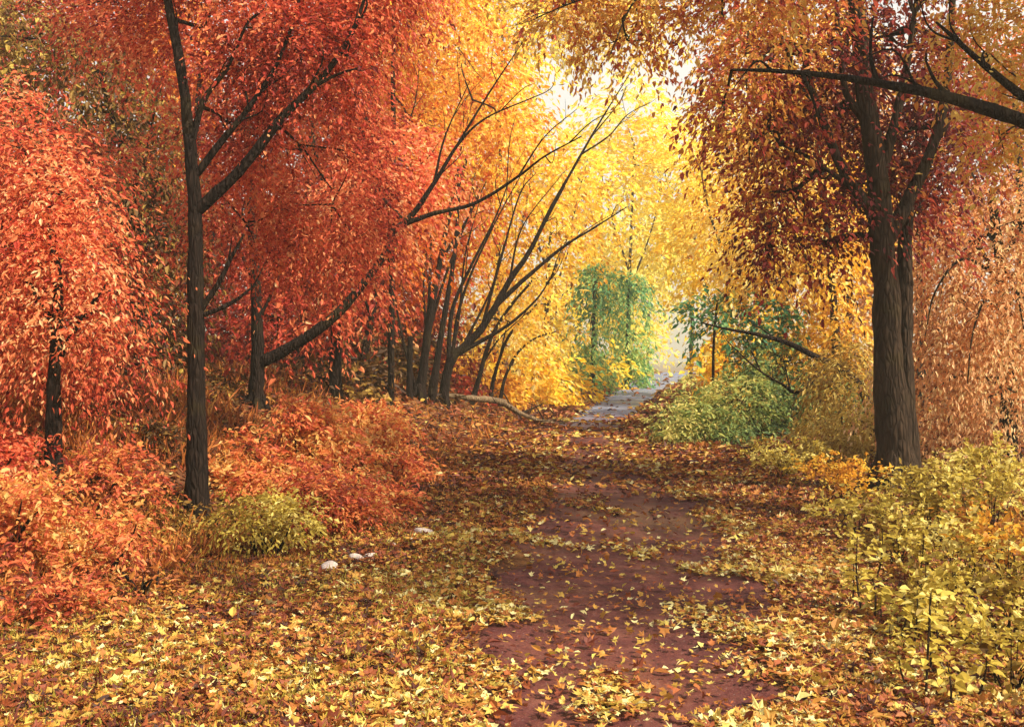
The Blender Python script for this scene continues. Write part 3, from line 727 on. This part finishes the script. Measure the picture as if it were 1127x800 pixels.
# ------------------------------------------------------------------ RIGHT SIDE
tree('oak_tree', 'thick brown trunk at right with a maroon and yellow crown spreading overhead', 'tree', 11.9,
     [(985, 538), (983, 450), (978, 380), (975, 300), (968, 220), (955, 120), (940, 0), (930, -90)],
     [E(930, 200, 12.4, 75, 50, None, .02), E(1000, 225, 12.6, 50, 42, None, .0), E(870, 215, 12.3, 45, 50, None, .0), E(840, 140, 12.2, 50, 50, None, .06), E(920, 120, 12.4, 70, 55, None, .05), E(1010, 140, 12.6, 70, 60, None, -.05),
      E(880, 50, 12.0, 80, 50, None, -.02), E(980, 40, 12.4, 80, 55, None, 0), E(822, 60, 11.6, 36, 45, None, -.1), E(905, 268, 12.4, 35, 18, None, .0), E(845, 265, 12.5, 14, 30, None, -.1), E(1000, -60, 12.5, 150, 60), E(850, -60, 12, 120, 60)],
     MAROON, .225, .07,
     [([(972, 270), (1000, 220), (1030, 150), (1045, 60), (1050, -40)], .10, .03), ([(968, 240), (930, 190), (900, 120), (885, 60), (870, -10)], .08, .02),
      ([(965, 200), (985, 130), (1000, 60), (1010, -30)], .08, .02), ([(958, 140), (932, 105), (925, 60), (920, 0)], .06, .015), ([(915, 160), (890, 110), (872, 75), (860, 40)], .035, .01), ([(972, 255), (945, 215), (900, 180), (860, 160)], .05, .012)],
     bark=BARK2, stems=[([(1003, 535, 12.1), (999, 450, 12.1), (996, 380, 12.15), (994, 300, 12.2), (998, 220, 12.3)], .12, .08)], fol=dict(cover=2.7, tone0=.39, tvar=.62, leaf=.075, droop=.7, keep=-.12, clump=.7), seg=18, flare=1.55)
tree('beech_tree', 'tree at the right edge stretching a dark bare bough out over the lane', 'tree', 9.0,
     [(1260, 640), (1262, 400), (1255, 200), (1240, 0), (1230, -120)],
     [E(1090, 60, 9.4, 70, 50, None, -.05), E(1110, -30, 9.2, 90, 50), E(700, 12, 9.6, 60, 22, None, .25), E(620, 8, 9.6, 50, 24, None, .28), E(795, 15, 9.5, 40, 30, None, .0), E(680, -50, 9.5, 130, 45, None, .2), E(795, 115, 9.5, 20, 28, None, -.12), E(840, -20, 9.3, 80, 40),
      E(1100, 150, 9.6, 45, 35, None, .05), E(690, 45, 9.7, 35, 15, None, .22)]
     + [(np.array(c), (1.5, 1.5, .8), .1) for c in [(5.5, 4, 8.5), (8, 3, 9.5), (7, 6, 9), (9.5, 5.5, 10), (5, 7.5, 8), (8.5, 8.5, 9.5)]],  # unseen high leaf clumps, added to throw dappled shade on the foreground
     MAROON, .28, .12,
     [([(1250, 190), (1180, 155), (1127, 133), (1060, 112), (1000, 97), (930, 86), (860, 79), (805, 77)], .10, .012), ([(1245, 150), (1180, 130), (1127, 105), (1085, 72), (1050, 42), (1030, 25)], .07, .012),
      ([(885, 82, 9), (895, 110, 9), (903, 140, 9)], .022, .006), ([(965, 92, 9), (958, 60, 9), (960, 20, 9)], .028, .008), ([(1045, 108, 9), (1030, 90, 9), (1018, 65, 9)], .03, .008),
      ([(1240, 20), (1100, -50), (960, -60), (840, -40), (740, -20), (700, 0), (672, 60)], .06, .005), ([(740, -20), (690, -12), (640, 0), (590, 20)], .022, .004)],
     bark=BARK, fol=dict(cover=2.2, tone0=.55, tvar=.5, droop=.6, keep=-.25), ntw=4, twr=.016)
tree('willow_tree', 'weeping peach orange tree drooping at the right edge behind the brown trunk', 'tree', 13.5,
     [(1110, 510), (1108, 400), (1100, 290), (1090, 210)],
     [E(1080, 260, 13.6, 60, 45, None, .05), E(1120, 240, 13.4, 50, 50, None, .05), E(1060, 330, 13.7, 50, 60), E(1115, 330, 13.3, 55, 70, None, -.02), E(1040, 410, 14, 40, 60, None, -.18), E(1100, 420, 13.5, 55, 60, None, -.05), E(1170, 300, 13.4, 50, 110)],
     PEACH, .12, .05, [([(1103, 330), (1075, 270), (1045, 270)], .04, .012), ([(1100, 300), (1130, 240), (1160, 230)], .04, .012), ([(1103, 310), (1060, 285, 13.1), (1030, 320, 12.9), (1018, 370, 12.9)], .03, .006), ([(1105, 340), (1085, 330, 12.9), (1070, 370, 12.7), (1064, 430, 12.7)], .025, .006), ([(1106, 330), (1118, 320, 12.8), (1128, 370, 12.6)], .025, .006)], fol=dict(cover=2.8, tone0=.70, tvar=.65, keep=.0, clump=.6, droop=1.3, spray=.95, leaf=.07, wide=.36, bias=(-.4, -.4, .1)))
tree('birch_tree', 'peach and gold tree filling the space left of the brown trunk', 'tree', 20,
     [(925, 490), (922, 400), (915, 300), (905, 200), (895, 120)],
     [E(860, 250, 20.5, 50, 50, None, .12), E(905, 290, 20.5, 50, 45, None, -.03), E(850, 310, 21, 50, 35, None, 0), E(935, 350, 20, 35, 40, None, -.2), E(880, 190, 21, 60, 45, None, .1), E(930, 230, 21, 50, 50), E(820, 240, 22, 40, 55, None, .22), E(905, 385, 20.5, 40, 35, None, -.15)],
     AMBER, .12, .04, [([(918, 330), (880, 270), (860, 220)], .05, .015), ([(912, 280), (940, 230), (950, 190)], .05, .015)], fol=dict(cover=2.4, tone0=.66, droop=.9, keep=-.25), bark=BARK2)
tree('dead_tree', 'bare dark boughs leaning left over the green shrub', 'tree', 17.0,
     [(965, 480), (950, 430), (925, 405), (905, 396), (870, 379), (835, 369), (800, 362), (772, 355)], [], OLIVE, .10, .012,
     [([(905, 436, 16.8), (880, 431, 16.7), (860, 422, 16.7), (832, 405, 16.6), (800, 375, 16.6)], .045, .008), ([(838, 409, 16.6), (832, 397, 16.6), (826, 385, 16.6)], .018, .008), ([(870, 427, 16.7), (866, 412, 16.7), (864, 400, 16.7)], .018, .005),
      ([(850, 418, 16.7), (850, 408, 16.7), (848, 398, 16.7)], .012, .004), ([(850, 372, 17), (838, 362, 17), (822, 355, 17)], .015, .005)], flare=1.2)
shrub('shrub', 'big dark green shrub on the right of the lane under the bare boughs', [E(815, 440, 19.5, 42, 34, 1.2, .0), E(865, 425, 20, 45, 42, 1.3, -.08), E(780, 466, 18.8, 30, 24, .8, .1), E(742, 464, 18.8, 26, 20, .6, .22), E(765, 440, 19.4, 22, 22, .7, .12), E(910, 445, 19.5, 40, 40, 1.2, -.1), E(840, 478, 18.5, 60, 16, .8, -.2), E(840, 395, 20.5, 34, 26, 1.)],
      BUSHG, 19.5, dict(tone0=.5, cover=2.6, tvar=.55, keep=-.1, leaf=.10, wide=.36, spray=.45), 16)
shrub('shrub', 'yellow shrub behind the big green one, right of the sky glimpse at the lane end', [E(815, 390, 24, 34, 22, 1.0), E(790, 408, 25, 18, 20, .9), E(790, 378, 26, 14, 16, .9)], YELLOW, 24, dict(spray=.6, tone0=.45, cover=2.6))
tree('green_tree', 'small green tree above the yellow shrub at the right of the lane end', 'tree', 20.5, [(785, 430), (785, 390), (788, 350), (790, 330)],
     [E(785, 342, 20.5, 26, 18, None, .05), E(820, 345, 20.5, 35, 20, None, -.1), E(850, 352, 20.5, 20.5, 18, None, -.15), E(767, 352, 20.7, 12, 14, None, .15)], GREEN, .035, .02, [], fol=dict(spray=.7, tone0=.58, cover=3.4), ntw=3, seg=8)
shrub('shrub', 'olive and tan shrub between the green shrub and the brown trunk', [E(935, 420, 16, 35, 50, .9), E(950, 480, 15, 30, 30, .7, -.05), E(915, 480, 15.5, 30, 25, .7, .1)], OLIVE, 16, dict(tone0=.66, tvar=.55, leaf=.1, cover=3., wide=.3, droop=1.1))
shrub('shrub', 'rust brown shrub just right of the brown trunk', [E(1030, 460, 14.5, 35, 50, .8), E(1050, 500, 14, 40, 35, .7)], PEACH, 14.5, dict(tone0=.38, cover=3., droop=1.1))
for i, (px, Y, cr, mt, t0, lb) in enumerate([
    (1010, 24, [(1010, 250, 80, 70), (1000, 120, 90, 80), (1040, 380, 70, 60), (950, 330, 50, 60)], PEACH, .4, 'tan tree deep in the wood behind the brown trunk'),
    (1120, 23, [(1120, 200, 80, 90), (1110, 60, 90, 80), (1120, 380, 80, 80)], ORANGE, .35, 'rust tree deep in the wood behind the weeping tree'),
    (930, 30, [(920, 140, 70, 70), (880, 60, 70, 70), (960, 260, 50, 60), (870, 180, 50, 60)], AMBER, .5, 'amber tree far behind the peach and gold tree'),
    (860, 34, [(850, 140, 45, 60), (830, 70, 45, 50), (850, 300, 50, 60), (880, 400, 60, 40)], AMBER, .6, 'amber tree behind the green shrub')]):
    tree('background_tree', lb, 'tree', Y, [(px, 470), (px + 4, 330), (px + 2, 200), (px - 4, 80)], [E(a, b, Y + 1, c, d) for a, b, c, d in cr], mt, .16, .05,
         [([(px + 4, 330), (px - 30, 260), (px - 50, 190)], .06, .015)], fol=dict(tone0=t0, cover=2.3), ntw=3, seg=8)

for px, py, Y, rx, ry, mt, t0, lb in [
    (1085, 520, 8.6, 60, 36, LIME, .62, 'tall yellow bush at the right edge under the weeping tree'),
    (1035, 540, 8.6, 38, 26, LIME, .55, 'yellow bush right of the brown trunk foot'),
    (1110, 585, 6.9, 45, 32, AMBER, .32, 'amber and brown bush at the right edge, middle of the leafy bank'),
    (1050, 595, 7.0, 45, 26, LIME, .58, 'loose yellow bush in front of the one beside the trunk'),
    (1105, 645, 5.8, 45, 28, LIME, .40, 'olive yellow bush at the right edge, lower on the leafy bank'),
    (1030, 650, 6.1, 40, 20, LIME, .54, 'low spreading yellow bush nearest to the lane side'),
    (1110, 705, 5.0, 45, 25, LIME, .40, 'brownish yellow bush lowest at the right edge'),
    (990, 590, 7.9, 40, 18, LIME, .5, 'low yellow bush straight in front of the brown trunk'),
    (950, 560, 9.4, 40, 14, LIME, .56, 'low gold bush on the litter left of the trunk foot'),
    (920, 520, 11.2, 42, 18, AMBER, .42, 'low golden bush behind the brown trunk foot'),
    (870, 500, 13.4, 42, 16, LIME, .6, 'low golden bush at the foot of the green shrub')]:
    g = clumps(px, py + ry * .2, Y, rx, ry * .85, 9)
    shrub('bush', lb, g + [E(px, py + ry * .7, Y, rx * .7, ry * .5, .3, -.12)], mt, Y,
          dict(tone0=t0 - .02, tvar=.6, cover=1.35, leaf=.045, spray=.24, wide=.6, keep=-.1, clump=.3, droop=.2, bias=(0, 0, .4)), 14, cat='bush', r=.006)


# small seedlings in the litter: three kinds, then copies
def seedling(h, nl):
    root = thing('seedling', 'x', 'seedling', (0, 0, 0), 'yellow leaved seedlings in the litter at right')
    mb = MB(); tp = np.array([rng.normal() * .06, rng.normal() * .06, h])
    tube(mb, [[0, 0, -.03], tp * .5 + [.02, 0, 0], tp], [.006, .005, .002], 5, 0, 0, 4, 0); mb.build('stem', BARK2, root, attr=False)
    mb = MB(); t = rng.uniform(.3, 1.02, nl); a = rng.uniform(0, 6.28, nl)
    d = np.stack([np.cos(a), np.sin(a), rng.normal(size=nl) * .35], -1)
    p = t[:, None] * tp + d * rng.uniform(0, .05, nl)[:, None]
    leaves(mb, p, d, np.array([0, -.3, 1.]) + rng.normal(size=(nl, 3)) * .3, rng.uniform(.035, .075, nl), np.clip(rng.normal(.68, .16, nl), .01, .99), .7, 0, True)
    mb.build('foliage', LIME, root, smooth=False)
    return root


protos = [seedling(.30, 26), seedling(.42, 34), seedling(.22, 20)]
SEED_LABEL = 'thin stemmed yellow leaved seedling standing in the leaf litter right of the lane'
placed = 0; tries = 0
while placed < 60 and tries < 2000:
    tries += 1
    Y = rng.uniform(4.6, 12.5); px = rng.uniform(870, 1125); x = (px - CX) / F * Y
    if x < pathx(Y) + pathw(Y) + .45 or (px < 960 and rng.random() < .6): continue
    src = protos[placed % 3]
    if placed < 3: r = src
    else:
        r = src.copy(); COL.objects.link(r)
        for ch in list(src.children):
            c = ch.copy(); COL.objects.link(c); c.parent = r
    r['label'] = SEED_LABEL
    r.location = (x, Y, gz(x, Y)); r.rotation_euler.z = rng.uniform(0, 6.28); s = rng.uniform(.7, 1.25); r.scale = (s, s, s)
    placed += 1

# ------------------------------------------------------------------ light, sky, camera
SUN_AZ, SUN_EL = math.radians(122), math.radians(47)     # azimuth from straight ahead towards the right
w = bpy.data.worlds.new('World'); S.world = w; w.use_nodes = True
nt = w.node_tree; bg = nt.nodes['Background']
sky = nt.nodes.new('ShaderNodeTexSky'); sky.sky_type = 'NISHITA'; sky.sun_disc = False
sky.sun_elevation = SUN_EL; sky.sun_rotation = SUN_AZ; sky.air_density = 1.0; sky.dust_density = 3.0; sky.ozone_density = .6
# thin bright cloud bank whitening the lower sky
tcw = nt.nodes.new('ShaderNodeTexCoord'); sxw = nt.nodes.new('ShaderNodeSeparateXYZ'); nt.links.new(tcw.outputs['Generated'], sxw.inputs[0])
cn = nt.nodes.new('ShaderNodeTexNoise'); cn.inputs['Scale'].default_value = 5; cn.inputs['Detail'].default_value = 6; nt.links.new(tcw.outputs['Generated'], cn.inputs['Vector'])
cm = nt.nodes.new('ShaderNodeMath'); cm.operation = 'MULTIPLY_ADD'; cm.inputs[1].default_value = -.35; nt.links.new(cn.outputs['Fac'], cm.inputs[0]); nt.links.new(sxw.outputs['Z'], cm.inputs[2])
cr_ = nt.nodes.new('ShaderNodeMapRange'); cr_.inputs[1].default_value = .12; cr_.inputs[2].default_value = .42; cr_.inputs[3].default_value = 1; cr_.inputs[4].default_value = 0
nt.links.new(cm.outputs[0], cr_.inputs[0])
cmix = nt.nodes.new('ShaderNodeMixRGB'); cmix.inputs['Color2'].default_value = (3.7, 3.6, 3.4, 1)
nt.links.new(cr_.outputs[0], cmix.inputs[0]); nt.links.new(sky.outputs[0], cmix.inputs['Color1'])
nt.links.new(cmix.outputs[0], bg.inputs[0]); bg.inputs[1].default_value = .15
sl = bpy.data.lights.new('sun', 'SUN'); sl.energy = 5.0; sl.angle = math.radians(.6); sl.color = (1, .90, .74)
so = bpy.data.objects.new('sun', sl); COL.objects.link(so)
so.rotation_euler = (math.pi / 2 - SUN_EL, 0, math.pi - SUN_AZ)
# thin autumn haze along the lane
HAZE = .0024
if HAZE:
    m, hnt, nd, lk = newmat('haze_air')
    pv = nd.new('ShaderNodeVolumePrincipled'); pv.inputs['Density'].default_value = HAZE; pv.inputs['Color'].default_value = (1, .91, .64, 1); pv.inputs['Anisotropy'].default_value = .3
    oo = nd.new('ShaderNodeOutputMaterial'); lk.new(pv.outputs[0], oo.inputs['Volume'])
    hx, y0, y1, z0, z1 = 760, -30, 960, -9, 34
    mb = MB(); mb.add([[sx * hx, yy, zz] for zz in (z0, z1) for yy in (y0, y1) for sx in (-1, 1)], [[0, 2, 3, 1], [4, 5, 7, 6], [0, 1, 5, 4], [2, 6, 7, 3], [0, 4, 6, 2], [1, 3, 7, 5]])
    tag(mb.build('haze', m, smooth=False, attr=False), 'thin pale warm haze hanging between the trees along the lane', 'haze', kind='stuff')
cam = bpy.data.cameras.new('camera'); cam.sensor_width = 36; cam.lens = 36 * F / 1127; cam.clip_end = 3000; cam.clip_start = .05
cam.shift_y = -(400 - HY) / 1127
co = bpy.data.objects.new('camera', cam); COL.objects.link(co); co.location = (0, 0, H); co.rotation_euler = (math.pi / 2, 0, 0)
S.camera = co
S.view_settings.view_transform = 'Standard'; S.view_settings.look = 'None'; S.view_settings.exposure = .93; S.view_settings.gamma = 1
S.view_settings.use_curve_mapping = False
S.render.engine = 'CYCLES'
c = S.cycles; c.max_bounces = 8; c.diffuse_bounces = 5; c.transmission_bounces = 5; c.glossy_bounces = 2; c.use_denoising = True
c.sample_clamp_indirect = 6
